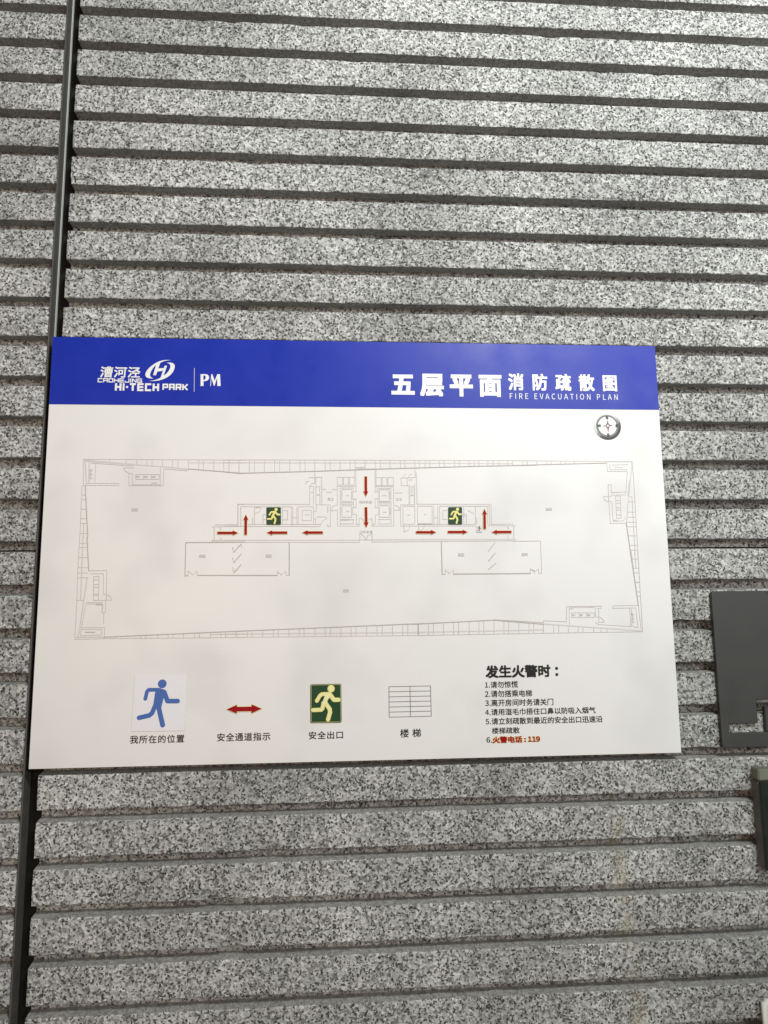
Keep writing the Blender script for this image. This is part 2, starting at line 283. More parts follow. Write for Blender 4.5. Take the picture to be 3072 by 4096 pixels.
# outlines measured on the board, millimetres from its centre
THIN = [[[-398.1,120.7],[-171.9,120.4]],[[-251.0,116.2],[-171.8,116.2]],[[-380.7,114.1],[-380.5,86.0]],[[-392.4,85.7],[-347.5,86.0],[-347.4,82.9],[-393.7,82.9]],[[-386.6,115.2],[-332.9,111.4],[-328.6,113.4],[-328.4,108.5],[-332.8,108.5]],[[-341.6,108.5],[-332.8,108.5]],[[-341.6,108.5],[-339.2,103.5],[-332.5,100.4]],[[-333.9,100.4],[-333.2,82.9],[-285.4,82.9],[-285.4,107.4]],[[-329.1,100.4],[-328.4,84.1],[-289.6,84.1],[-289.9,109.7]],[[-333.9,100.4],[-329.1,100.4]],[[-324.3,98.9],[-291.2,98.9],[-290.9,92.1],[-324.0,92.0],[-324.3,98.9]],[[-313.3,98.9],[-313.0,92.0]],[[-302.2,98.9],[-302.0,92.1]],[[-284.8,107.1],[-251.4,104.6]],[[-398.1,82.9],[-397.6,9.5]],[[-393.2,28.9],[-392.9,9.5]],[[-211.3,26.6],[-178.7,26.1]],[[-179.3,55.3],[-179.4,24.9]],[[-175.5,52.2],[-174.9,24.9]],[[-180.1,56.1],[-170.5,56.0]],[[-205.3,22.8],[-203.0,19.7],[-205.0,14.5]],[[-360.8,120.1],[-360.6,116.6]],[[-338.5,120.2],[-338.2,114.8]],[[-323.7,120.2],[-323.5,113.6]],[[-309.3,120.2],[-309.0,112.4]],[[-302.3,120.3],[-302.0,111.8]],[[-287.8,120.3],[-287.5,110.6]],[[-273.4,120.3],[-273.0,109.2]],[[-266.0,120.3],[-265.6,108.5]],[[-251.1,120.4],[-250.7,107.1]],[[-236.5,120.4],[-236.1,106.0]],[[-229.9,120.4],[-229.5,105.6]],[[-215.3,120.4],[-214.9,104.5]],[[-201.1,120.5],[-200.6,103.4]],[[-193.5,120.5],[-193.1,102.9]],[[-179.3,120.5],[-178.9,101.9]],[[-398.0,69.4],[-392.6,69.3]],[[-398.0,62.6],[-392.0,62.6]],[[-397.9,49.1],[-390.8,49.0]],[[-397.8,35.6],[-389.7,35.6]],[[-397.8,28.9],[-389.1,28.8]],[[-397.7,14.7],[-387.9,14.7]],[[-397.9,9.6],[-398.2,-40.5],[-397.6,-78.3],[-397.7,-131.4]],[[-382.6,-37.4],[-358.7,-37.3],[-357.7,-78.8]],[[-380.3,-41.8],[-363.4,-41.6],[-361.7,-70.7],[-358.1,-70.8]],[[-376.5,-45.8],[-368.9,-45.4],[-368.5,-78.6],[-375.3,-78.6],[-376.5,-45.8]],[[-375.8,-50.2],[-369.0,-49.9]],[[-375.8,-56.7],[-369.0,-56.5]],[[-375.6,-60.4],[-368.8,-60.2]],[[-375.4,-69.8],[-368.6,-69.6]],[[-375.3,-72.0],[-368.5,-71.8]],[[-358.1,-71.2],[-353.8,-72.3],[-350.7,-75.9],[-350.6,-78.3],[-374.8,-79.0]],[[-385.4,-81.3],[-362.6,-81.6]],[[-385.3,-83.5],[-362.5,-83.3],[-362.7,-95.3],[-358.4,-95.4],[-358.5,-78.7]],[[-385.3,-83.5],[-389.6,-115.1]],[[-360.5,-95.4],[-360.1,-110.5]],[[-389.6,-115.6],[-358.4,-116.0],[-358.2,-129.9]],[[-389.9,-118.0],[-362.3,-118.4],[-361.9,-125.6],[-390.9,-126.6],[-389.6,-115.6]],[[-396.9,-78.3],[-388.4,-78.1]],[[-397.7,-131.4],[-358.1,-130.9],[-166.5,-131.8]],[[-214.4,-127.3],[-166.6,-127.0]],[[-212.3,8.6],[-212.2,4.8]],[[-215.1,2.6],[-169.4,1.6]],[[-203.4,8.5],[-202.6,5.2]],[[-309.2,-127.6],[-309.1,-131.0]],[[-302.1,-127.3],[-301.9,-131.1]],[[-286.4,-126.8],[-286.2,-131.2]],[[-272.1,-126.3],[-271.9,-131.2]],[[-265.6,-126.1],[-265.4,-131.3]],[[-251.2,-125.6],[-251.1,-131.4]],[[-236.1,-125.1],[-235.9,-131.4]],[[-229.2,-124.9],[-229.0,-131.5]],[[-214.5,-124.4],[-214.3,-131.6]],[[-200.0,-123.9],[-199.8,-131.6]],[[-193.5,-123.7],[-193.3,-131.7]],[[-179.0,-123.2],[-178.8,-131.8]],[[-397.9,1.0],[-387.9,1.0]],[[-397.9,-5.2],[-387.4,-5.2]],[[-397.9,-18.9],[-386.3,-19.0]],[[-397.9,-33.1],[-385.1,-33.2]],[[-397.8,-40.5],[-384.5,-40.6]],[[-397.8,-47.0],[-384.0,-47.2]],[[-194.1,-131.4],[86.3,-132.3]],[[-178.5,-123.5],[-178.3,-131.4]],[[-163.5,-123.0],[-163.4,-131.5]],[[-157.4,-122.8],[-157.2,-131.5]],[[-142.2,-122.4],[-142.0,-131.5]],[[-127.6,-122.0],[-127.5,-131.6]],[[-120.6,-121.8],[-120.5,-131.6]],[[-105.8,-121.3],[-105.7,-131.7]],[[-91.6,-120.9],[-91.4,-131.7]],[[-84.8,-120.7],[-84.7,-131.7]],[[-69.6,-120.3],[-69.6,-131.8]],[[-55.3,-119.8],[-55.2,-131.8]],[[-47.7,-119.6],[-47.6,-131.8]],[[-33.2,-119.2],[-33.2,-131.9]],[[-18.8,-118.8],[-18.8,-131.9]],[[-11.6,-118.6],[-11.6,-132.0]],[[3.4,-118.1],[3.3,-132.0]],[[17.9,-117.7],[17.8,-132.1]],[[25.2,-117.5],[25.2,-132.1]],[[39.8,-117.1],[39.7,-132.1]],[[54.4,-116.6],[54.3,-132.2]],[[61.6,-116.4],[61.5,-132.2]],[[76.3,-116.0],[76.1,-132.2]],[[68.4,-132.1],[257.4,-131.3],[403.1,-130.9]],[[258.0,-113.5],[257.4,-131.3]],[[258.0,-113.5],[291.6,-115.5],[293.0,-93.5],[344.4,-93.5],[344.3,-96.7],[338.2,-96.7]],[[296.9,-95.7],[295.9,-119.4]],[[296.9,-95.3],[334.9,-95.3],[335.4,-109.2],[341.0,-109.3]],[[341.0,-109.3],[345.7,-112.6],[347.3,-116.9],[339.5,-116.8]],[[335.0,-117.4],[339.3,-120.0],[387.3,-123.5]],[[340.4,-96.7],[339.5,-116.8]],[[300.0,-102.7],[333.4,-103.1],[333.1,-109.6],[299.7,-109.1],[300.0,-102.7]],[[311.5,-102.8],[311.3,-109.3]],[[322.3,-103.0],[322.0,-109.4]],[[386.5,-96.8],[386.6,-123.5]],[[361.3,-97.0],[361.5,-93.3],[399.8,-93.1],[401.7,-127.4]],[[361.3,-97.0],[395.6,-96.5],[397.4,-124.7],[389.6,-123.5]],[[389.2,-98.0],[388.5,-122.9]],[[403.6,-13.4],[403.8,-130.9]],[[185.9,-111.1],[257.9,-116.3]],[[399.0,-13.4],[399.3,-37.8]],[[76.6,-116.4],[76.4,-132.1]],[[91.2,-115.8],[91.0,-132.0]],[[98.4,-115.6],[98.1,-132.0]],[[112.9,-115.0],[112.6,-131.9]],[[127.4,-114.5],[127.1,-131.8]],[[134.6,-114.2],[134.2,-131.8]],[[149.8,-113.7],[149.4,-131.8]],[[164.0,-113.2],[163.6,-131.7]],[[171.0,-112.9],[170.6,-131.7]],[[185.9,-112.3],[185.4,-131.6]],[[200.3,-113.7],[199.8,-131.5]],[[207.3,-114.3],[206.8,-131.5]],[[222.0,-115.6],[221.5,-131.4]],[[236.7,-117.0],[236.2,-131.4]],[[243.5,-117.6],[243.1,-131.4]],[[272.6,-119.9],[272.2,-131.3]],[[279.9,-120.4],[279.5,-131.2]],[[294.3,-121.6],[293.9,-131.2]],[[308.7,-122.7],[308.3,-131.1]],[[315.8,-123.3],[315.4,-131.1]],[[331.3,-124.5],[331.0,-131.1]],[[342.4,-125.4],[342.1,-131.0]],[[351.3,-126.1],[351.1,-131.0]],[[395.5,-38.8],[403.6,-38.9]],[[395.9,-45.5],[403.6,-45.5]],[[396.9,-59.8],[403.7,-59.8]],[[397.8,-73.4],[403.7,-73.5]],[[398.2,-79.5],[403.7,-79.6]],[[220.2,121.2],[403.3,120.9]],[[364.0,119.1],[364.3,105.4],[394.8,105.4],[390.7,72.5]],[[368.6,116.4],[368.6,107.9],[395.0,108.2]],[[372.4,115.3],[396.1,115.8]],[[403.3,120.9],[403.8,91.7],[403.9,60.2],[403.8,-68.4]],[[399.7,67.1],[399.3,-39.2]],[[364.3,85.1],[368.8,85.1],[368.6,73.2],[390.4,74.6]],[[364.3,85.1],[364.1,60.3],[364.5,27.2],[387.9,27.4]],[[368.5,69.8],[390.2,70.1]],[[368.7,69.8],[368.4,68.1],[364.5,67.8]],[[356.5,67.8],[364.2,67.8]],[[356.5,67.8],[357.4,63.0],[360.7,60.3],[368.9,59.6],[368.8,30.5],[384.6,31.1],[387.7,36.5]],[[374.9,68.5],[381.8,68.4],[381.4,35.2],[374.5,34.8],[374.9,68.5]],[[374.9,61.7],[381.6,61.6]],[[374.7,57.8],[381.5,57.8]],[[374.7,50.8],[381.5,50.8]],[[374.6,47.4],[381.5,47.4]],[[374.7,40.0],[381.5,39.9]],[[216.5,1.6],[258.4,1.7],[258.4,-45.5],[253.8,-45.4],[254.0,-39.2]],[[254.0,-39.2],[248.5,-42.5],[247.7,-45.4]],[[241.9,-39.1],[247.2,-41.2],[247.7,-45.4]],[[241.9,-39.1],[241.7,-45.3]],[[215.1,-45.2],[241.7,-45.3]],[[397.5,91.7],[393.5,68.4]],[[221.5,121.1],[221.3,114.8]],[[236.5,121.1],[236.3,115.2]],[[243.3,121.1],[243.1,115.4]],[[257.7,121.1],[257.5,115.7]],[[272.7,121.2],[272.5,116.1]],[[279.6,121.2],[279.4,116.3]],[[294.0,121.2],[293.8,116.7]],[[300.9,121.2],[300.7,116.8]],[[314.6,121.3],[314.5,117.2]],[[394.6,67.1],[400.4,67.1]],[[393.5,59.6],[403.5,59.6]],[[391.5,44.2],[403.5,44.2]],[[390.4,36.5],[403.5,36.5]],[[389.1,29.1],[403.6,29.0]],[[389.2,22.4],[403.6,22.3]],[[390.3,8.9],[403.6,8.8]],[[391.5,-5.2],[403.7,-5.2]],[[392.1,-12.2],[403.7,-12.3]],[[393.4,-25.2],[403.8,-25.3]],[[394.8,-38.9],[403.8,-38.9]],[[395.4,-45.8],[403.8,-45.8]],[[396.8,-59.3],[403.8,-59.3]],[[-200.4,120.7],[16.0,121.2]],[[-198.0,24.4],[-62.2,23.7]],[[-175.7,52.5],[-103.8,52.3]],[[-175.7,52.5],[-175.2,26.8]],[[-198.1,26.9],[-179.6,26.9]],[[-165.0,27.2],[-62.2,26.7]],[[-156.3,52.4],[-155.8,27.4]],[[-156.3,51.5],[-146.9,50.8],[-148.7,45.6],[-155.7,42.4]],[[-143.9,28.0],[-144.1,41.0],[-139.7,41.0]],[[-144.0,33.9],[-139.5,33.8]],[[-116.7,52.3],[-116.3,27.0]],[[-115.3,46.8],[-109.1,46.8],[-109.0,33.5],[-115.1,33.5]],[[-103.8,52.3],[-103.4,24.6]],[[-101.9,52.3],[-101.5,24.6]],[[-96.0,52.3],[-95.7,24.5]],[[-101.7,36.3],[-95.9,36.3]],[[-94.1,52.3],[-93.8,26.9],[-71.9,26.8],[-72.1,52.2],[-94.1,52.3]],[[-88.5,47.4],[-75.3,47.4],[-75.2,32.3],[-88.3,32.3],[-88.5,47.4]],[[-68.2,55.9],[-68.2,45.4],[-71.4,45.4]],[[-68.2,55.2],[-48.1,55.2],[-47.9,23.7],[-51.8,23.7],[-51.8,27.0]],[[-72.0,34.9],[-68.7,34.9],[-68.7,27.0],[-62.2,27.0]],[[-61.5,26.3],[-59.6,31.6],[-52.5,35.5]],[[-68.9,95.6],[-60.7,95.6]],[[-68.9,95.6],[-68.6,55.9]],[[-77.9,82.3],[-77.7,55.9]],[[-72.3,82.3],[-72.1,55.9]],[[-77.9,82.3],[-72.3,82.3]],[[-76.2,73.1],[-72.3,73.1]],[[-79.0,95.0],[-70.5,95.0]],[[-83.4,85.0],[-82.8,89.0],[-78.3,89.6]],[[-77.6,83.0],[-75.6,86.1],[-70.4,87.0]],[[-67.8,81.7],[-63.2,81.7],[-63.0,55.9]],[[-67.7,69.8],[-63.1,69.7]],[[-38.1,95.6],[-37.9,55.2]],[[-37.9,47.3],[-37.8,24.3]],[[-38.1,95.6],[-12.9,95.6]],[[-12.9,105.7],[-12.9,84.3],[-38.0,84.3]],[[-10.9,107.0],[-10.9,74.3]],[[-30.2,95.6],[-30.2,84.3]],[[-28.9,95.6],[-28.9,84.3]],[[-21.8,95.6],[-21.8,84.3]],[[-20.5,95.6],[-20.5,84.3]],[[-38.0,82.3],[-10.9,82.3]],[[-33.7,26.2],[-33.8,79.9],[-14.9,79.9],[-14.8,74.3],[-10.9,74.3]],[[-31.2,77.7],[-17.5,77.7],[-17.5,60.4],[-31.2,60.4],[-31.2,77.7]],[[-31.2,53.8],[-17.5,53.8],[-17.4,37.1],[-31.1,37.1],[-31.2,53.8]],[[-33.8,58.5],[-14.8,58.4]],[[-33.8,56.2],[-14.8,56.2]],[[-14.8,51.1],[-14.8,63.7],[-10.9,63.7],[-10.9,51.1],[-14.8,51.1]],[[-14.8,41.0],[-10.5,41.0],[-10.5,26.8],[-6.4,26.8]],[[-33.7,34.1],[-14.8,34.0],[-14.8,27.5],[-33.7,27.5]],[[-32.4,32.1],[-15.5,33.6]],[[-37.8,24.3],[-6.4,24.1],[-6.4,36.0]],[[-6.4,36.0],[-1.1,34.0],[2.8,26.7]],[[11.9,35.9],[6.7,33.3],[3.4,26.7]],[[11.9,35.9],[11.9,24.1],[15.7,24.0]],[[-46.8,46.6],[-44.8,53.2],[-38.3,54.8]],[[-197.5,4.3],[-6.4,3.9],[-6.4,0.9],[-197.4,1.5]],[[-5.7,13.7],[-5.7,4.5]],[[2.7,4.5],[4.7,9.7],[11.9,13.6]],[[-5.7,13.7],[0.1,9.7],[2.7,4.5]],[[11.9,13.6],[11.8,1.1],[15.6,1.1]],[[-5.7,4.3],[11.8,4.2]],[[-122.9,-45.7],[-123.0,-40.5],[-117.2,-45.0],[-110.9,-39.9],[-110.2,-45.7],[-106.1,-45.7]],[[-10.9,110.4],[2.7,110.4]],[[-52.0,51.9],[-51.9,44.0]],[[-10.9,108.4],[16.0,108.4]],[[-186.5,-5.4],[-184.2,-12.5]],[[-173.2,-6.1],[-174.5,-0.9]],[[-186.1,-20.1],[-183.8,-27.2]],[[-185.8,-34.2],[-183.7,-41.6]],[[-193.7,120.7],[-193.3,102.8]],[[-179.4,120.8],[-179.0,101.4]],[[-164.7,120.8],[-164.3,101.8]],[[-157.6,120.8],[-157.2,102.0]],[[-143.2,120.8],[-142.9,102.4]],[[-128.4,120.9],[-128.2,102.9]],[[-121.3,120.9],[-121.0,103.1]],[[-106.9,120.9],[-106.6,103.5]],[[-92.0,121.0],[-91.8,103.9]],[[-84.7,121.0],[-84.5,104.1]],[[-70.4,121.0],[-70.3,104.6]],[[-55.6,121.0],[-55.5,105.2]],[[-48.4,121.0],[-48.3,105.4]],[[-33.7,121.1],[-33.7,106.0]],[[-19.2,121.1],[-19.2,106.6]],[[-12.0,121.1],[-12.0,106.9]],[[2.7,121.2],[2.7,107.5]],[[-2.2,121.0],[257.9,121.3]],[[221.7,1.4],[253.6,1.5]],[[18.5,106.2],[18.4,83.5]],[[17.7,95.2],[43.9,95.5],[43.4,24.2],[12.1,24.4]],[[43.9,83.5],[18.4,83.5]],[[25.9,95.2],[25.8,83.5]],[[27.3,95.2],[27.2,83.5]],[[34.4,95.2],[34.3,83.5]],[[35.8,95.2],[35.7,83.5]],[[16.9,82.0],[43.8,81.9]],[[20.7,74.2],[20.7,78.8],[40.0,79.3],[39.6,27.0]],[[23.0,77.3],[37.3,77.3],[37.2,60.2],[23.0,60.2],[23.0,77.3]],[[22.9,54.0],[37.2,54.0],[37.1,37.0],[22.9,37.1],[22.9,54.0]],[[20.6,58.7],[39.8,59.1]],[[20.6,56.4],[39.8,56.6]],[[20.7,74.2],[16.9,74.2]],[[20.7,64.1],[16.8,64.1],[16.8,51.0],[20.6,50.9],[20.7,64.1]],[[20.6,40.6],[16.8,40.6],[16.7,27.1],[12.1,26.8]],[[20.5,34.0],[39.7,33.9]],[[21.3,27.9],[23.6,32.9]],[[21.3,27.4],[39.6,27.3]],[[12.2,35.6],[12.1,24.4]],[[45.2,54.7],[50.6,52.4],[53.6,47.3]],[[53.4,24.2],[53.6,55.0],[74.5,55.5],[74.1,26.9],[56.9,26.9],[57.2,53.2],[73.7,53.1]],[[53.4,24.2],[163.8,24.2]],[[54.8,94.9],[64.1,94.9],[63.9,83.5],[55.4,83.5],[54.8,94.9]],[[64.1,95.2],[75.7,95.5]],[[63.9,83.5],[66.7,83.5]],[[57.6,94.9],[58.7,99.1],[62.6,100.2]],[[65.6,94.9],[67.2,99.1],[71.1,100.7]],[[75.8,107.8],[75.7,95.5]],[[74.8,85.8],[74.5,55.5]],[[67.8,81.9],[67.5,56.2]],[[67.8,81.9],[74.0,81.9],[73.8,69.4],[68.4,69.5]],[[69.2,68.7],[73.8,68.7],[73.7,55.9]],[[186.8,55.7],[186.9,26.4],[218.5,26.7]],[[78.3,53.1],[99.9,53.1],[99.5,26.8],[78.0,26.8],[78.3,53.1]],[[102.3,53.1],[101.9,26.7]],[[102.8,36.0],[107.9,36.0]],[[108.1,53.0],[107.7,27.5]],[[110.8,53.0],[110.4,26.7]],[[121.3,33.6],[115.1,33.6],[115.3,46.8],[121.5,46.8]],[[110.8,53.0],[181.7,52.9],[181.0,26.4]],[[144.0,41.3],[150.2,41.3]],[[143.9,39.0],[150.1,38.9]],[[146.5,52.9],[146.0,26.6]],[[150.1,38.2],[149.9,26.5]],[[163.7,52.9],[163.1,26.5]],[[209.8,23.2],[212.0,19.3]],[[210.1,6.1],[211.8,10.8]],[[12.0,1.1],[221.7,2.2]],[[12.1,17.9],[12.0,1.1]],[[12.1,12.6],[6.8,11.1],[3.4,4.2]],[[58.0,26.2],[58.4,15.4],[64.8,18.4],[67.2,25.3]],[[79.5,25.3],[79.9,16.8],[85.6,19.1],[89.1,26.0]],[[112.5,-45.9],[116.8,-46.0],[116.9,-39.5],[123.0,-44.5],[128.8,-39.6],[129.1,-45.6]],[[241.5,-45.6],[241.7,-39.0],[247.8,-44.1],[252.2,-39.6]],[[78.0,26.8],[146.0,26.6]],[[98.8,26.8],[163.1,26.5]],[[2.9,120.9],[2.8,107.7]],[[17.5,120.9],[17.5,108.2]],[[24.8,120.9],[24.7,108.4]],[[39.2,121.0],[39.1,108.9]],[[54.2,121.0],[54.1,109.3]],[[61.2,121.0],[61.1,109.6]],[[75.7,121.0],[75.6,110.0]],[[82.2,121.0],[82.1,110.2]],[[90.8,121.1],[90.7,110.5]],[[97.8,121.1],[97.7,110.7]],[[111.9,121.1],[111.7,111.2]],[[119.7,121.1],[119.5,111.4]],[[134.6,121.2],[134.4,111.9]],[[141.7,121.2],[141.5,112.1]],[[155.8,121.2],[155.6,112.6]],[[163.7,121.2],[163.5,112.8]],[[170.8,121.2],[170.6,113.0]],[[184.2,121.3],[184.0,113.3]],[[192.1,121.3],[191.9,113.5]],[[200.8,121.3],[200.6,113.7]],[[214.3,121.3],[214.1,114.0]],[[221.4,121.3],[221.2,114.2]],[[236.5,121.4],[236.3,114.5]],[[243.7,121.4],[243.5,114.7]],[[-247.3,-45.2],[-247.5,-38.6],[-240.8,-44.1],[-235.1,-38.7],[-234.2,-44.9]]]
THICK = [[[-398.1,120.4],[-396.2,82.9]],[[-398.1,119.8],[-329.3,113.4]],[[-395.5,117.9],[-289.4,110.4],[-250.7,106.6]],[[-395.5,117.9],[-392.4,85.2]],[[-389.6,115.6],[-389.2,85.7]],[[-215.3,23.6],[-178.6,24.2]],[[-212.7,22.8],[-212.0,8.5]],[[-393.6,9.6],[-392.7,-77.6]],[[-385.0,-47.2],[-388.4,-78.4],[-392.5,-121.5],[-394.4,-127.2]],[[-395.7,-129.0],[-358.2,-128.5]],[[-215.4,4.4],[-169.4,4.1]],[[-362.5,-84.5],[-362.7,-95.3]],[[-194.2,-126.9],[86.3,-128.2]],[[68.5,-127.9],[257.6,-126.8]],[[257.9,-118.3],[403.2,-130.0]],[[328.2,-94.6],[333.8,-94.7]],[[296.9,-97.0],[301.8,-97.1]],[[403.3,120.9],[398.9,91.7],[394.8,67.1]],[[394.8,67.1],[390.4,36.5],[388.8,27.4]],[[375.7,111.5],[387.5,111.5]],[[368.9,73.9],[376.5,73.9]],[[368.9,32.2],[374.8,32.1]],[[403.3,120.3],[364.4,120.3]],[[-179.9,55.9],[-77.7,55.7]],[[-180.0,56.2],[-179.3,24.9]],[[-70.6,105.6],[-70.4,87.0]],[[-60.7,95.6],[-60.4,55.9]],[[-59.9,77.7],[-54.7,77.7]],[[-44.9,77.7],[-38.4,77.7]],[[-33.2,75.0],[-33.1,63.1]],[[-15.8,75.0],[-15.8,63.1]],[[-33.1,51.2],[-33.1,40.7]],[[-15.8,51.2],[-15.7,40.6]],[[-46.8,46.6],[-37.9,47.3]],[[-200.3,116.5],[16.0,116.9]],[[-158.8,35.9],[-158.6,27.4]],[[-51.6,52.6],[-51.5,44.7]],[[-83.6,40.7],[-78.5,40.7]],[[-66.8,37.5],[-53.8,37.5]],[[-53.4,73.7],[-46.2,73.7]],[[-25.3,68.6],[-21.4,68.6]],[[-25.3,45.5],[-21.0,45.5]],[[0.8,4.1],[4.7,4.1]],[[-2.2,116.8],[221.3,116.7]],[[17.0,107.7],[16.9,73.4]],[[22.3,74.2],[22.2,64.1]],[[38.9,74.2],[38.8,64.1]],[[22.1,50.9],[22.1,40.6]],[[38.7,50.9],[38.6,40.6]],[[44.4,47.3],[53.6,47.3]],[[66.7,83.5],[66.4,55.5]],[[77.6,102.3],[77.9,55.4]],[[77.9,55.9],[186.8,55.7]],[[152.3,46.7],[161.1,42.3]],[[164.8,35.8],[164.7,28.0]],[[182.5,24.8],[221.6,24.1]],[[219.7,23.1],[218.7,5.3]],[[12.1,4.2],[221.7,4.2]],[[27.6,68.7],[33.0,68.7]],[[28.2,44.3],[32.5,44.3]],[[46.1,72.6],[56.1,73.0]],[[184.1,55.2],[184.1,26.4]],[[63.5,40.0],[66.6,40.0]],[[88.2,40.7],[90.6,40.7]],[[70.9,81.9],[70.8,71.8]],[[66.8,92.1],[71.0,92.1]]]
DARK = [[[-250.7,107.1],[-171.5,101.0]],[[-393.7,82.9],[-390.6,49.8],[-386.8,9.5]],[[-387.9,9.6],[-385.7,-14.1],[-383.3,-37.4]],[[-358.2,-128.9],[-166.7,-122.7]],[[-371.0,-84.4],[-363.2,-84.5]],[[-384.0,-121.9],[-371.3,-122.1]],[[-194.3,-123.6],[86.5,-115.4]],[[68.6,-116.3],[185.9,-111.9],[257.9,-118.5]],[[393.3,-13.3],[396.1,-53.2],[399.6,-93.1]],[[219.9,114.1],[335.2,117.4],[363.6,118.3]],[[388.8,27.4],[392.0,-11.2],[397.7,-68.4]],[[-200.0,103.1],[-178.7,101.1],[-70.6,104.3],[16.0,107.7]],[[-196.2,-45.3],[-122.9,-45.7]],[[-106.4,1.0],[-106.1,-45.7]],[[-174.5,-0.9],[-184.2,-12.5]],[[-174.2,-15.7],[-183.8,-27.2]],[[-174.2,-30.4],[-183.7,-41.6]],[[-2.3,107.2],[75.1,109.7],[169.0,112.7],[257.6,114.7]],[[112.2,0.8],[112.5,-45.9]],[[129.1,-45.6],[241.5,-45.6]],[[190.4,-1.0],[180.8,-12.6]],[[190.8,-15.6],[180.7,-27.0]],[[191.1,-30.6],[180.1,-39.4]],[[-251.4,-45.5],[-251.7,1.3],[-169.4,1.6]],[[-234.2,-44.9],[-168.4,-45.5]],[[-251.4,-45.5],[-247.3,-45.2]],[[-174.8,-1.4],[-183.7,-12.3]],[[-174.5,-15.7],[-183.4,-26.8]],[[-174.4,-30.9],[-183.0,-41.4]]]
BLURRED_NAMES = [[-323.7,48.1,9.1,4.0],[-228.0,-18.0,9.1,4.0],[-135.2,-18.3,8.8,4.4],[140.9,-18.1,9.2,4.4],[234.3,-18.1,9.4,4.0],[273.0,48.5,9.1,4.0],[-25.7,-68.3,8.9,3.9],[-386.8,99.3,2.7,14.5],[-321.2,95.6,5.1,2.0],[-310.2,95.6,4.8,2.0],[-299.2,95.6,5.2,2.0],[-298.0,85.0,7.8,4.3],[390.5,-111.3,2.2,13.6],[302.7,-106.0,4.9,2.1],[313.9,-106.1,4.9,2.2],[324.6,-106.0,5.3,2.6]]
ARROWS = [[3.3,96.6,3.2,67.0],[3.2,51.4,3.5,21.7],[-168.3,11.7,-168.4,40.9],[176.1,19.1,176.6,48.7],[-109.5,14.7,-138.6,14.7],[-58.9,14.7,-88.2,14.7],[-208.0,14.6,-178.8,14.5],[75.5,14.7,104.8,14.6],[121.7,14.9,151.2,14.8],[215.5,14.8,186.3,14.6]]
DOUBLE_ARROW = [-190.2,-229.0,-142.3,-229.0]
PLAN_EXITS = [[[-139.4,51.2],[-119.0,51.2],[-118.6,26.1],[-139.0,26.2]],[[123.2,51.4],[143.5,51.4],[143.0,25.9],[122.7,26.0]]]
EXIT = [[-75.7,-197.4],[-33.1,-197.4],[-32.5,-249.8],[-75.5,-249.5]]
STICKER = [[-315.3,-181.5],[-244.8,-180.8],[-245.9,-256.3],[-317.4,-255.4]]
MARKER = [[165.0,24.3],[172.4,24.6],[172.4,14.4],[164.2,14.1]]
BLUE_FIGURE = {"head":[-278.0,-193.2,5.9],"caps":[[[-284.0,-201.0],[-295.9,-200.9],[-298.1,-203.2],[-300.1,-212.8],5.06],[[-274.9,-204.3],[-270.3,-216.4],[-256.6,-216.7],6.18],[[-282.6,-221.8],[-275.7,-248.1],6.46],[[-286.9,-223.0],[-290.5,-232.0],[-293.9,-234.9],[-307.5,-237.8],6.18]],"polys":[[[-288.1,-198.5],[-281.5,-198.7],[-273.5,-201.6],[-272.2,-206.3],[-275.7,-213.0],[-278.4,-225.5],[-283.3,-226.9],[-289.7,-225.5],[-287.1,-203.4],[-288.6,-201.1]]]}
EXIT_FIGURE = {"head":[-47.1,-203.8,4.78],"caps":[[[-50.4,-210.8],[-59.9,-211.0],[-62.6,-213.1],[-66.8,-219.9],4.78],[[-49.1,-210.8],[-43.2,-218.9],[-36.8,-219.0],5.34],[[-55.1,-222.9],[-49.0,-231.4],[-48.5,-235.6],[-51.3,-245.3],5.34],[[-57.6,-222.8],[-59.1,-230.7],[-60.7,-232.0],[-71.8,-232.2],5.06]],"polys":[[[-56.5,-210.9],[-48.4,-210.4],[-48.6,-215.1],[-52.2,-219.6],[-52.1,-224.3],[-57.8,-224.8],[-59.9,-224.1],[-57.6,-218.2],[-55.9,-213.6]]]}
STAIR = [[33.7,-202.6],[92.4,-202.5],[92.7,-243.8],[33.6,-244.0]]
EMBLEM = [[[-280.2,268.6],[-286.7,268.8],[-291.8,268.2],[-296.6,266.8],[-301.4,264.4],[-306.4,260.8],[-310.8,256.9],[-314.2,252.5],[-316.0,248.6],[-316.3,245.6],[-315.3,243.2],[-313.4,241.6],[-310.2,240.7],[-304.6,240.4],[-307.2,241.8],[-309.1,243.7],[-309.6,246.0],[-309.0,249.4],[-307.2,253.5],[-304.4,258.1],[-301.5,260.8],[-305.2,245.5],[-301.2,245.4],[-299.3,251.1],[-293.4,251.9],[-290.7,253.6],[-289.7,256.0],[-293.3,256.3],[-298.1,255.7],[-295.6,264.3],[-291.1,266.7],[-286.6,267.9]],[[-286.5,264.6],[-281.3,265.0],[-277.4,264.0],[-275.1,261.7],[-274.5,258.4],[-275.4,254.3],[-277.3,250.2],[-280.7,245.9],[-285.1,242.4],[-290.2,239.8],[-295.9,237.8],[-302.9,236.8],[-310.9,236.7],[-303.6,237.9],[-298.5,239.6],[-294.4,241.8],[-289.2,259.9],[-285.7,260.2],[-290.1,244.8],[-285.6,248.7],[-282.6,253.1],[-281.0,257.5],[-281.0,261.1],[-283.0,263.4]]]
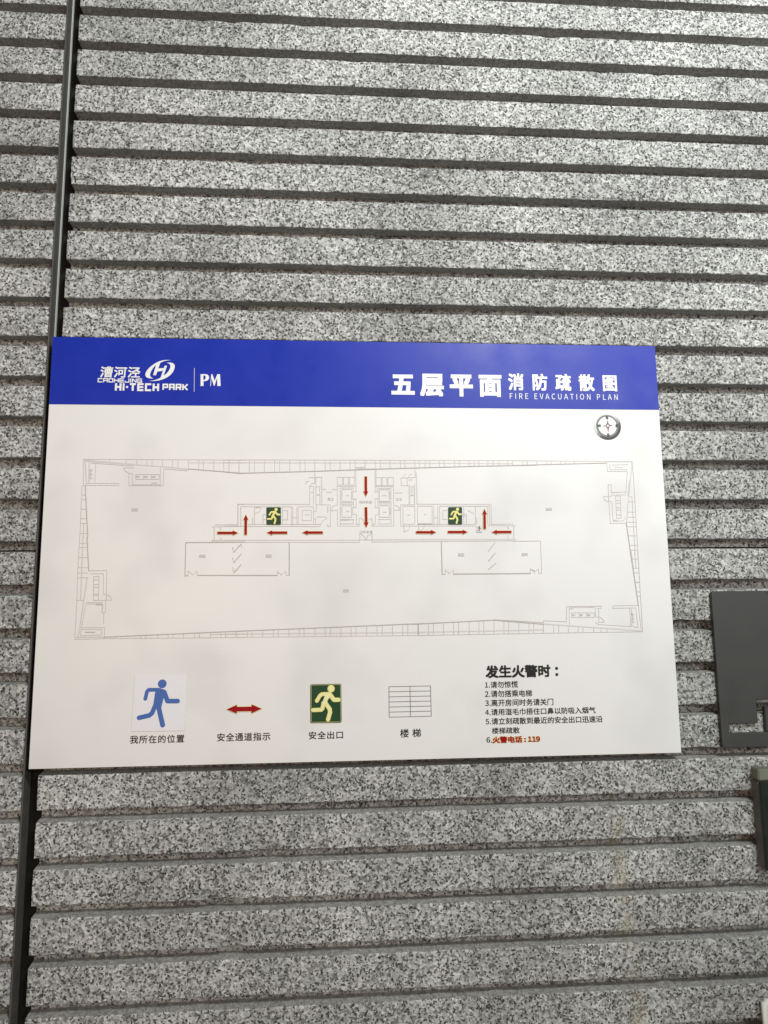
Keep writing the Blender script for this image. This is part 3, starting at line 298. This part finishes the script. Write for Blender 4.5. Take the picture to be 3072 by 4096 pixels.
PM = [[[-237.5,247.9],[-230.8,248.1],[-227.2,247.3],[-225.2,245.0],[-224.9,242.5],[-225.7,239.8],[-227.9,238.0],[-232.8,237.2],[-232.6,230.1],[-237.5,230.1],[-236.8,231.0],[-237.2,246.8]],[[-223.0,230.2],[-221.9,248.0],[-220.3,248.0],[-216.6,238.1],[-213.3,248.1],[-209.3,248.2],[-207.9,230.4],[-212.7,230.3],[-213.4,242.9],[-216.7,230.6],[-217.8,230.5],[-221.5,242.5],[-222.1,230.2]]]
PM_HOLE = [[-233.1,246.0],[-231.4,246.0],[-230.0,244.6],[-229.8,242.2],[-230.5,240.0],[-232.9,239.1]]
LOGO_RULE = [[-246.4,256.9],[-245.8,221.4]]
COMPASS = [368.1,174.2,20.73]
TEXT = {"title":[125.3,235.4,166.3,35.0],"subtitle":[302.3,242.0,167.6,26.5],"english":[303.2,219.8,166.1,8.9],"logo_hanzi":[-351.8,249.5,56.6,16.6],"logo_a":[-351.9,237.0,62.9,6.1],"logo_b":[-327.3,227.3,62.7,11.3],"logo_c":[-273.1,228.1,36.4,9.2],"here":[-282.5,-266.4,72.5,10.6],"route":[-166.3,-266.0,72.0,10.9],"exit":[-54.2,-266.2,47.1,10.4],"stairs":[63.2,-266.0,29.1,11.6],"heading":[223.7,-184.4,105.0,17.6],"line0":[193.6,-202.4,47.1,9.1],"line1":[203.4,-215.0,67.6,9.3],"line2":[218.5,-227.5,97.7,9.5],"line3":[248.5,-240.1,158.8,9.0],"line4":[253.3,-252.6,168.2,9.2],"line5":[197.6,-265.4,39.5,8.6],"line6":[173.8,-277.7,8.0,7.3],"line7":[212.2,-277.8,67.7,9.0],"lobby":[2.5,59.0,19.0,3.9],"walk":[3.1,15.6,18.9,3.9],"men":[-47.7,63.0,8.7,4.2],"women":[51.3,63.0,8.9,4.1],"N":[367.7,187.4,3.8,5.0],"S":[368.2,160.9,4.1,4.8],"W":[355.1,175.0,5.5,4.4],"E":[382.3,175.1,4.4,4.6]}
STAR = [[[368.6,185.1],[369.9,177.5],[366.8,177.5]],[[376.5,175.3],[369.7,173.7],[369.9,176.7]],[[359.1,174.2],[366.6,173.7],[366.7,176.3]],[[364.5,170.6],[366.4,173.7],[368.5,173.3]],[[372.1,178.6],[369.8,175.8],[368.7,177.5]],[[365.1,178.3],[368.7,177.5],[366.7,175.4]],[[371.3,171.7],[369.7,173.7],[368.5,173.7]]]
NEEDLE = [[368.5,164.1],[367.1,173.3],[369.9,173.3]]


# board and header band
bm = bmesh.new(); box(bm, -.45, .45, 0, FACE - .0002, -.30175, .30175)
bmesh.ops.bevel(bm, geom=[e for e in bm.edges], offset=.0004, segments=1, affect='EDGES')
from_bm('board', bm, WHITE, sign)
f = Flat(1); f.poly([(-449.7, 200.6), (449.7, 200.6), (449.7, 301.5), (-449.7, 301.5)]); band = f.done('header_band', BLUE, sign)
T = TEXT
lettering('title_lettering', '五层平面', T['title'], 3, INKW, band, .023, 1.16)
lettering('subtitle_lettering', '消防疏散图', T['subtitle'], 3, INKW, band, .016, 1.33)
lettering('english_lettering', 'FIRE EVACUATION PLAN', T['english'], 3, INKW, band, 0, 1.2)
f = Flat(3)
for p in EMBLEM: f.poly(p)
f.done('emblem', INKW, band)
lettering('logo_lettering', '漕河泾', T['logo_hanzi'], 3, INKW, band, .010, 1.03, .06)
SQUARE = {'C': ['1,0 0,0 0,1 1,1'], 'A': ['0,0 0,1 1,1 1,0', '0,.42 1,.42'], 'O': ['0,0 0,1 1,1 1,0 0,0'], 'H': ['0,0 0,1', '1,0 1,1', '0,.5 1,.5'], 'E': ['1,0 0,0 0,1 1,1', '0,.5 .95,.5'],
          'J': ['0,.3 0,0 1,0 1,1'], 'I': ['.5,0 .5,1'], 'N': ['0,0 0,1', '0,1 1,0', '1,0 1,1'], 'G': ['1,1 0,1 0,0 1,0 1,.45 .5,.45'], 'T': ['0,1 1,1', '.5,0 .5,1'], 'P': ['0,0 0,1 1,1 1,.42 0,.42'],
          'R': ['0,0 0,1 1,1 1,.42 0,.42', '.55,.42 1,0'], 'K': ['0,0 0,1', '0,.5 .35,.5 1,1', '.35,.5 1,0'], '-': ['0,.5 1,.5']}
def square_lettering(body, box_, w):
    """Squared extended capitals drawn as heavy strokes."""
    cx_, cy_, W_, H_ = box_; units = sum(.28 if ch == 'I' else .42 if ch == '-' else 1 for ch in body); gap = w * .55
    u = (W_ - gap * (len(body) - 1)) / units; x = cx_ - W_ / 2; f = Flat(3)
    for ch in body:
        cw = u * (.28 if ch == 'I' else .42 if ch == '-' else 1)
        for st_ in SQUARE[ch]:
            pts = [tuple(float(q) for q in p.split(',')) for p in st_.split()]
            if ch == 'I': pts = [(.5, p[1]) for p in pts]
            ww = w if ch != 'I' else min(w, cw)
            f.line([(x + ww / 2 + p[0] * (cw - ww), cy_ - H_ / 2 + w * .4 + p[1] * (H_ - w * .8)) for p in pts], ww)
        x += cw + gap
    return f.done('logo_lettering', INKW, band)
square_lettering('CAOHEJING', T['logo_a'], 1.45); square_lettering('HI-TECH', T['logo_b'], 2.9); square_lettering('PARK', T['logo_c'], 2.2)
f = Flat(3)
for p in PM: f.poly(p)
pm = f.done('monogram_lettering', INKW, band)
f = Flat(4); f.poly(PM_HOLE); f.done('letter_counter', BLUE, pm).parent = band
f = Flat(3); f.line(LOGO_RULE, .8); f.done('divider_line', PALE, band)

# compass
cx, cy, R_ = COMPASS
def bezel():
    mt = mat('compass_bezel_print', (.4, .4, .4), .4, .4); k = NT(mt)
    g = k.n('ShaderNodeNewGeometry'); sp = k.n('ShaderNodeSeparateXYZ'); co = k.n('ShaderNodeTexCoord'); k.l(co.outputs['Object'], sp.inputs[0])
    u = k.math('ADD', k.math('MULTIPLY', k.math('SUBTRACT', sp.outputs[0], cx * MM), 24.0), k.math('MULTIPLY', k.math('SUBTRACT', sp.outputs[2], cy * MM), -34.0))
    n = k.n('ShaderNodeTexNoise', Scale=160.0); k.l(co.outputs['Object'], n.inputs['Vector'])
    u = k.math('ADD', k.math('ADD', u, .5), k.math('MULTIPLY_ADD', n.outputs[0], .3, -.15))
    k.l(k.ramp(u, [(0, .62), (.36, .54), (.5, .33), (.64, .22), (.76, .08), (.9, .03), (1, .015)]), k.b.inputs['Base Color']); return mt
f = Flat(2); f.disc(cx, cy, R_, 64); comp = f.done('compass', bezel(), sign)
f = Flat(3); f.ring(cx - .4, cy + .5, R_ * .67, R_ * .83); f.done('inner_ring', mat('compass_ring_print', (.15, .155, .16), .4, .4), comp)
f = Flat(4); f.disc(cx - .4, cy + .5, R_ * .69, 64); f.done('dial', mat('compass_dial_print', (.80, .80, .78), .4, .4), comp)
f = Flat(5)
for p in STAR: f.poly(p)
f.done('pointer_star', mat('compass_star_print', (.07, .07, .07), .4, .4), comp)
f = Flat(5.5); f.poly(NEEDLE); f.done('red_needle', RED, comp)
for ch in 'NSWE': lettering('dial_letter', ch, T[ch], 5.2, INKB, comp, .03)

# the floor plan
f = Flat(1); marks = []
for lst, wid, lv in ((THICK, 1.5, 1), (THIN, .75, 2), (DARK, 1.1, 3)):
    f.lv = lv
    for p in lst: f.line(p, wid)
    marks.append(len(f.F))
plan = f.done('floor_plan', PALER, sign)
plan.data.materials.append(PALE); plan.data.materials.append(MIDL)
for p in plan.data.polygons: p.material_index = 0 if p.index < marks[0] else (1 if p.index < marks[1] else 2)
for x, y, w_, h_ in BLURRED_NAMES:
    f = Flat(2.5); n = 2 if w_ > h_ * 1.5 else 1
    for i in range(n):
        a = x - w_ / 2 + (i + .5) * w_ / n; hw, hh = w_ / n * .42, h_ / 2
        for t in (-.8, 0, .8): f.line([(a - hw, y + t * hh), (a + hw, y + t * hh)], h_ * .17)
        f.line([(a, y - hh), (a, y + hh)], w_ / n * .16); f.line([(a - hw, y - hh * .9), (a - hw, y + hh * .9)], w_ / n * .14)
    f.done('room_name', PALE, plan)
for key, body in (('lobby', '消防前室'), ('walk', '公共走道'), ('men', '男卫'), ('women', '女卫')): lettering('room_name', body, T[key], 2.5, MIDL, plan, .0)
def arrow_pts(x0, y0, x1, y1, sw, hl, hw, g=0.):
    d = Vector((x1 - x0, y1 - y0)); L = d.length; d.normalize(); n = Vector((-d.y, d.x))
    def q(a, b): return (x0 + d.x * a + n.x * b, y0 + d.y * a + n.y * b)
    return [q(-g, -sw - g), q(L - hl - g * .4, -sw - g), q(L - hl - g * .4, -hw - g * 1.3), q(L + g * 1.8, 0), q(L - hl - g * .4, hw + g * 1.3), q(L - hl - g * .4, sw + g), q(-g, sw + g)]
for a in ARROWS:
    f = Flat(4.5); f.poly(arrow_pts(*a, 1.85, 7.6, 3.5)); ar = f.done('route_arrow', RED, plan)
    f = Flat(4); f.poly(arrow_pts(*a, 1.85, 7.6, 3.5, .5)); o = f.done('arrow_outline', YEL, plan)
def rounded(q, r, inset=0.):
    c = Vector((sum(p[0] for p in q) / 4, sum(p[1] for p in q) / 4)); out_ = []; q = [Vector(p) for p in q]
    q = [p - Vector((math.copysign(inset, (p - c).x), math.copysign(inset, (p - c).y))) for p in q]
    for i in range(4):
        p, a, b = q[i], q[i - 1], q[(i + 1) % 4]; u = (a - p).normalized() * r; v = (b - p).normalized() * r
        for t in range(6):
            s_ = t / 5; k_ = p + u * (1 - s_) ** 2 + v * s_ ** 2; out_.append((k_.x, k_.y))
    return out_
def figure(data, lv, name, mt, parent, tr=lambda p: p, sc=1., g=0.):
    f = Flat(lv)
    for ch in data['caps']: f.cap([tr(p) for p in ch[:-1]], ch[-1] * sc + g)
    for p in data['polys']: f.poly([tr(x) for x in p])
    f.disc(*tr(data['head'][:2]), data['head'][2] * sc + g / 2); return f.done(name, mt, parent)
def exit_symbol(q, parent, big):
    r = 2.6 if big else 1.3
    f = Flat(4); f.poly(rounded(q, r + .8, -(1.0 if big else .8))); es = f.done('exit_symbol', YEL, parent)
    f = Flat(4.6); f.poly(rounded(q, r)); (f.done('symbol_panel', GREEN, es if big else parent))
    q0 = EXIT; w0 = q0[1][0] - q0[0][0]; h0 = q0[0][1] - q0[3][1]; w1 = q[1][0] - q[0][0]; h1 = q[0][1] - q[3][1]
    tr = lambda p: (q[0][0] + (p[0] - q0[0][0]) / w0 * w1, q[3][1] + (p[1] - q0[3][1]) / h0 * h1)
    if big:
        f = Flat(5.2); qq = rounded(q, r, 1.0); f.line(qq + qq[:1], .4); f.done('symbol_border', FIGY, es)
        figure(EXIT_FIGURE, 5.2, 'running_figure', FIGY, es, tr, w1 / w0, .5); figure(EXIT_FIGURE, 5.8, 'running_figure', FIGW, es, tr, w1 / w0, -2.6)
    else: figure(EXIT_FIGURE, 5.4, 'running_figure', FIGY, parent, tr, w1 / w0)
for q in PLAN_EXITS: exit_symbol(q, plan, False)
f = Flat(4); f.poly(MARKER); f.done('location_marker', mat('marker_paper', (.62, .6, .6), .5, .4), plan)
mw = MARKER[1][0] - MARKER[0][0]; mh = MARKER[0][1] - MARKER[3][1]
q0 = STICKER; w0 = q0[1][0] - q0[3][0]; h0 = q0[0][1] - q0[3][1]
figure(BLUE_FIGURE, 4.6, 'marker_figure', mat('dark_red_print', (.16, .02, .03), .45, .4), plan, lambda p: (MARKER[3][0] + (p[0] - q0[3][0]) / w0 * mw * 1.05, MARKER[3][1] + (p[1] - q0[3][1]) / h0 * mh * 1.05), mw / w0 * .95)

# the legend along the bottom
f = Flat(3); f.poly(STICKER); st = f.done('paper_sticker', PAPER, sign); label_part(st, 'white paper sticker with a blue running figure, slightly crooked')
figure(BLUE_FIGURE, 4, 'running_figure', FBLUE, st)
x0, y0, x1, y1 = DOUBLE_ARROW
f = Flat(4.5); mx, my = (x0 + x1) / 2, (y0 + y1) / 2
L_, R__ = arrow_pts(mx, my, x0, y0, 3.1, 14.0, 6.0), arrow_pts(mx, my, x1, y1, 3.1, 14.0, 6.0)
f.poly(L_[1:6] + R__[1:6]); da = f.done('route_symbol', RED, sign)
L_, R__ = arrow_pts(mx, my, x0, y0, 3.1, 14.0, 6.0, .6), arrow_pts(mx, my, x1, y1, 3.1, 14.0, 6.0, .6)
f = Flat(4); f.poly(L_[1:6] + R__[1:6]); f.done('symbol_outline', YEL, da)
exit_symbol(EXIT, sign, True)
f = Flat(2); a, b, c, d = [Vector(p) for p in STAIR]
for i in range(7): f.line([tuple(a.lerp(d, i / 6)), tuple(b.lerp(c, i / 6))], .6)
for t in (0, .505, 1): f.line([tuple(a.lerp(b, t)), tuple(d.lerp(c, t))], .65)
f.done('stair_symbol', STAIRC, sign)
for key, body in (('here', '我所在的位置'), ('route', '安全通道指示'), ('exit', '安全出口'), ('stairs', '楼 梯')): lettering('legend_lettering', body, T[key], 2, INKB, sign, .006, 1.04)
lettering('heading_lettering', '发生火警时 ：', T['heading'], 2, INKB, sign, .019, 1.0)
for i, body in enumerate(('1.请勿惊慌', '2.请勿搭乘电梯', '3.离开房间时务请关门', '4.请用湿毛巾捂住口鼻以防吸入烟气', '5.请立刻疏散到最近的安全出口迅速沿', '楼梯疏散', '6.')):
    lettering('instruction_lettering', body, T['line%d' % i], 2, INKB, sign, .006)
ph = lettering('phone_lettering', '火警电话 : 119', T['line7'], 3, RED, sign, .022)
lettering('lettering_outline', '火警电话 : 119', T['line7'], 2, YEL, ph, .045, 1, 0, .5)

# ------------------------------------------------------------------ grey bracket plate at the right
def outline_solid(name, outer, holes, y0, y1, mt, parent, bev=.0012):
    """A plate cut from an outline with openings, in metres on the wall plane."""
    c = bpy.data.curves.new(name, 'CURVE'); c.dimensions = '2D'; c.fill_mode = 'BOTH'
    c.extrude = (y1 - y0) / 2 - bev; c.bevel_depth = bev; c.bevel_resolution = 2; c.offset = -bev
    for pts in [outer] + holes:
        s = c.splines.new('POLY'); s.points.add(len(pts) - 1); s.use_cyclic_u = True
        for p, q in zip(s.points, pts): p.co = (q[0], q[1], 0, 1)
    o = bpy.data.objects.new(name, c); C.objects.link(o); dg = bpy.context.evaluated_depsgraph_get(); dg.update()
    me = bpy.data.meshes.new_from_object(o.evaluated_get(dg)); bpy.data.objects.remove(o); bpy.data.curves.remove(c); me.materials.clear()
    for v in me.vertices: v.co = (v.co.x, (y0 + y1) / 2 - v.co.z, v.co.y)
    me.update(); bm = bmesh.new(); bm.from_mesh(me); bmesh.ops.remove_doubles(bm, verts=bm.verts[:], dist=1e-6); bmesh.ops.recalc_face_normals(bm, faces=bm.faces[:]); bm.to_mesh(me); bm.free()
    return link(name, me, parent, [mt])
def rrect(x0, x1, z0, z1, r, n=6):
    o = []
    for cx_, cz_, a in ((x1 - r, z1 - r, 0), (x0 + r, z1 - r, 90), (x0 + r, z0 + r, 180), (x1 - r, z0 + r, 270)):
        o += [(cx_ + r * math.cos(math.radians(a + 90 * t / n)), cz_ + r * math.sin(math.radians(a + 90 * t / n))) for t in range(n + 1)]
    return o
plate = thing('bracket_plate', 'dark grey metal bracket plate with an L-shaped opening, right of the plan board', 'wall bracket', (.61, FACE, CZ))
px = lambda x: (x - 610) * MM
pz = lambda d: -d * MM
outer = rrect(px(511.6), px(705), pz(296.6), pz(73.6), .0055)
hole = [(px(567.5), pz(230.0)), (px(567.5), pz(263.6)), (px(524.0), pz(263.6)), (px(524.0), pz(276.5)), (px(650), pz(276.5)), (px(650), pz(230.0))]
outline_solid('plate_body', outer, [hole], -.007, -.0004, PLATE, plate, .0009)
bm = bmesh.new(); box(bm, px(579.1), px(648), -.0068, .0, pz(275.5), pz(240.5)); bmesh.ops.bevel(bm, geom=bm.edges[:], offset=.0008, segments=2, affect='EDGES'); from_bm('inner_tongue', bm, PLATEI, plate)
bm = bmesh.new(); box(bm, px(596), px(640), -.0078, -.0071, pz(78.5), pz(74.5)); from_bm('top_tab', bm, PLATE, plate)

# dark green box and white switch box at the right edge
gb = thing('wall_box', 'dark green wall box with a pale green top edge, below the grey bracket plate', 'wall box', (.62, FACE, CZ - .39))
def bevelled(x0, x1, y0, y1, z0_, z1_, r):
    bm = bmesh.new(); box(bm, x0, x1, y0, y1, z0_, z1_); bmesh.ops.bevel(bm, geom=bm.edges[:], offset=r, segments=3, affect='EDGES'); return bm
from_bm('casing', bevelled(-.066, .06, -.017, -.0004, -.070, .0495, .002), BOXS, gb)
from_bm('front_panel', bevelled(-.0655, .0595, -.0205, -.0172, -.0695, .0490, .001), BOXG, gb)
from_bm('top_edge', bevelled(-.066, .06, -.0195, -.0004, .0500, .0655, .0015), BOXE, gb)
wb = thing('switch_box', 'white plastic box with a rounded corner in the bottom right of the view', 'wall box', (.60, FACE, CZ - .68))
from_bm('casing', bevelled(-.0595, .06, -.016, -.0004, -.06, .0515, .004), SWHITE, wb, True)
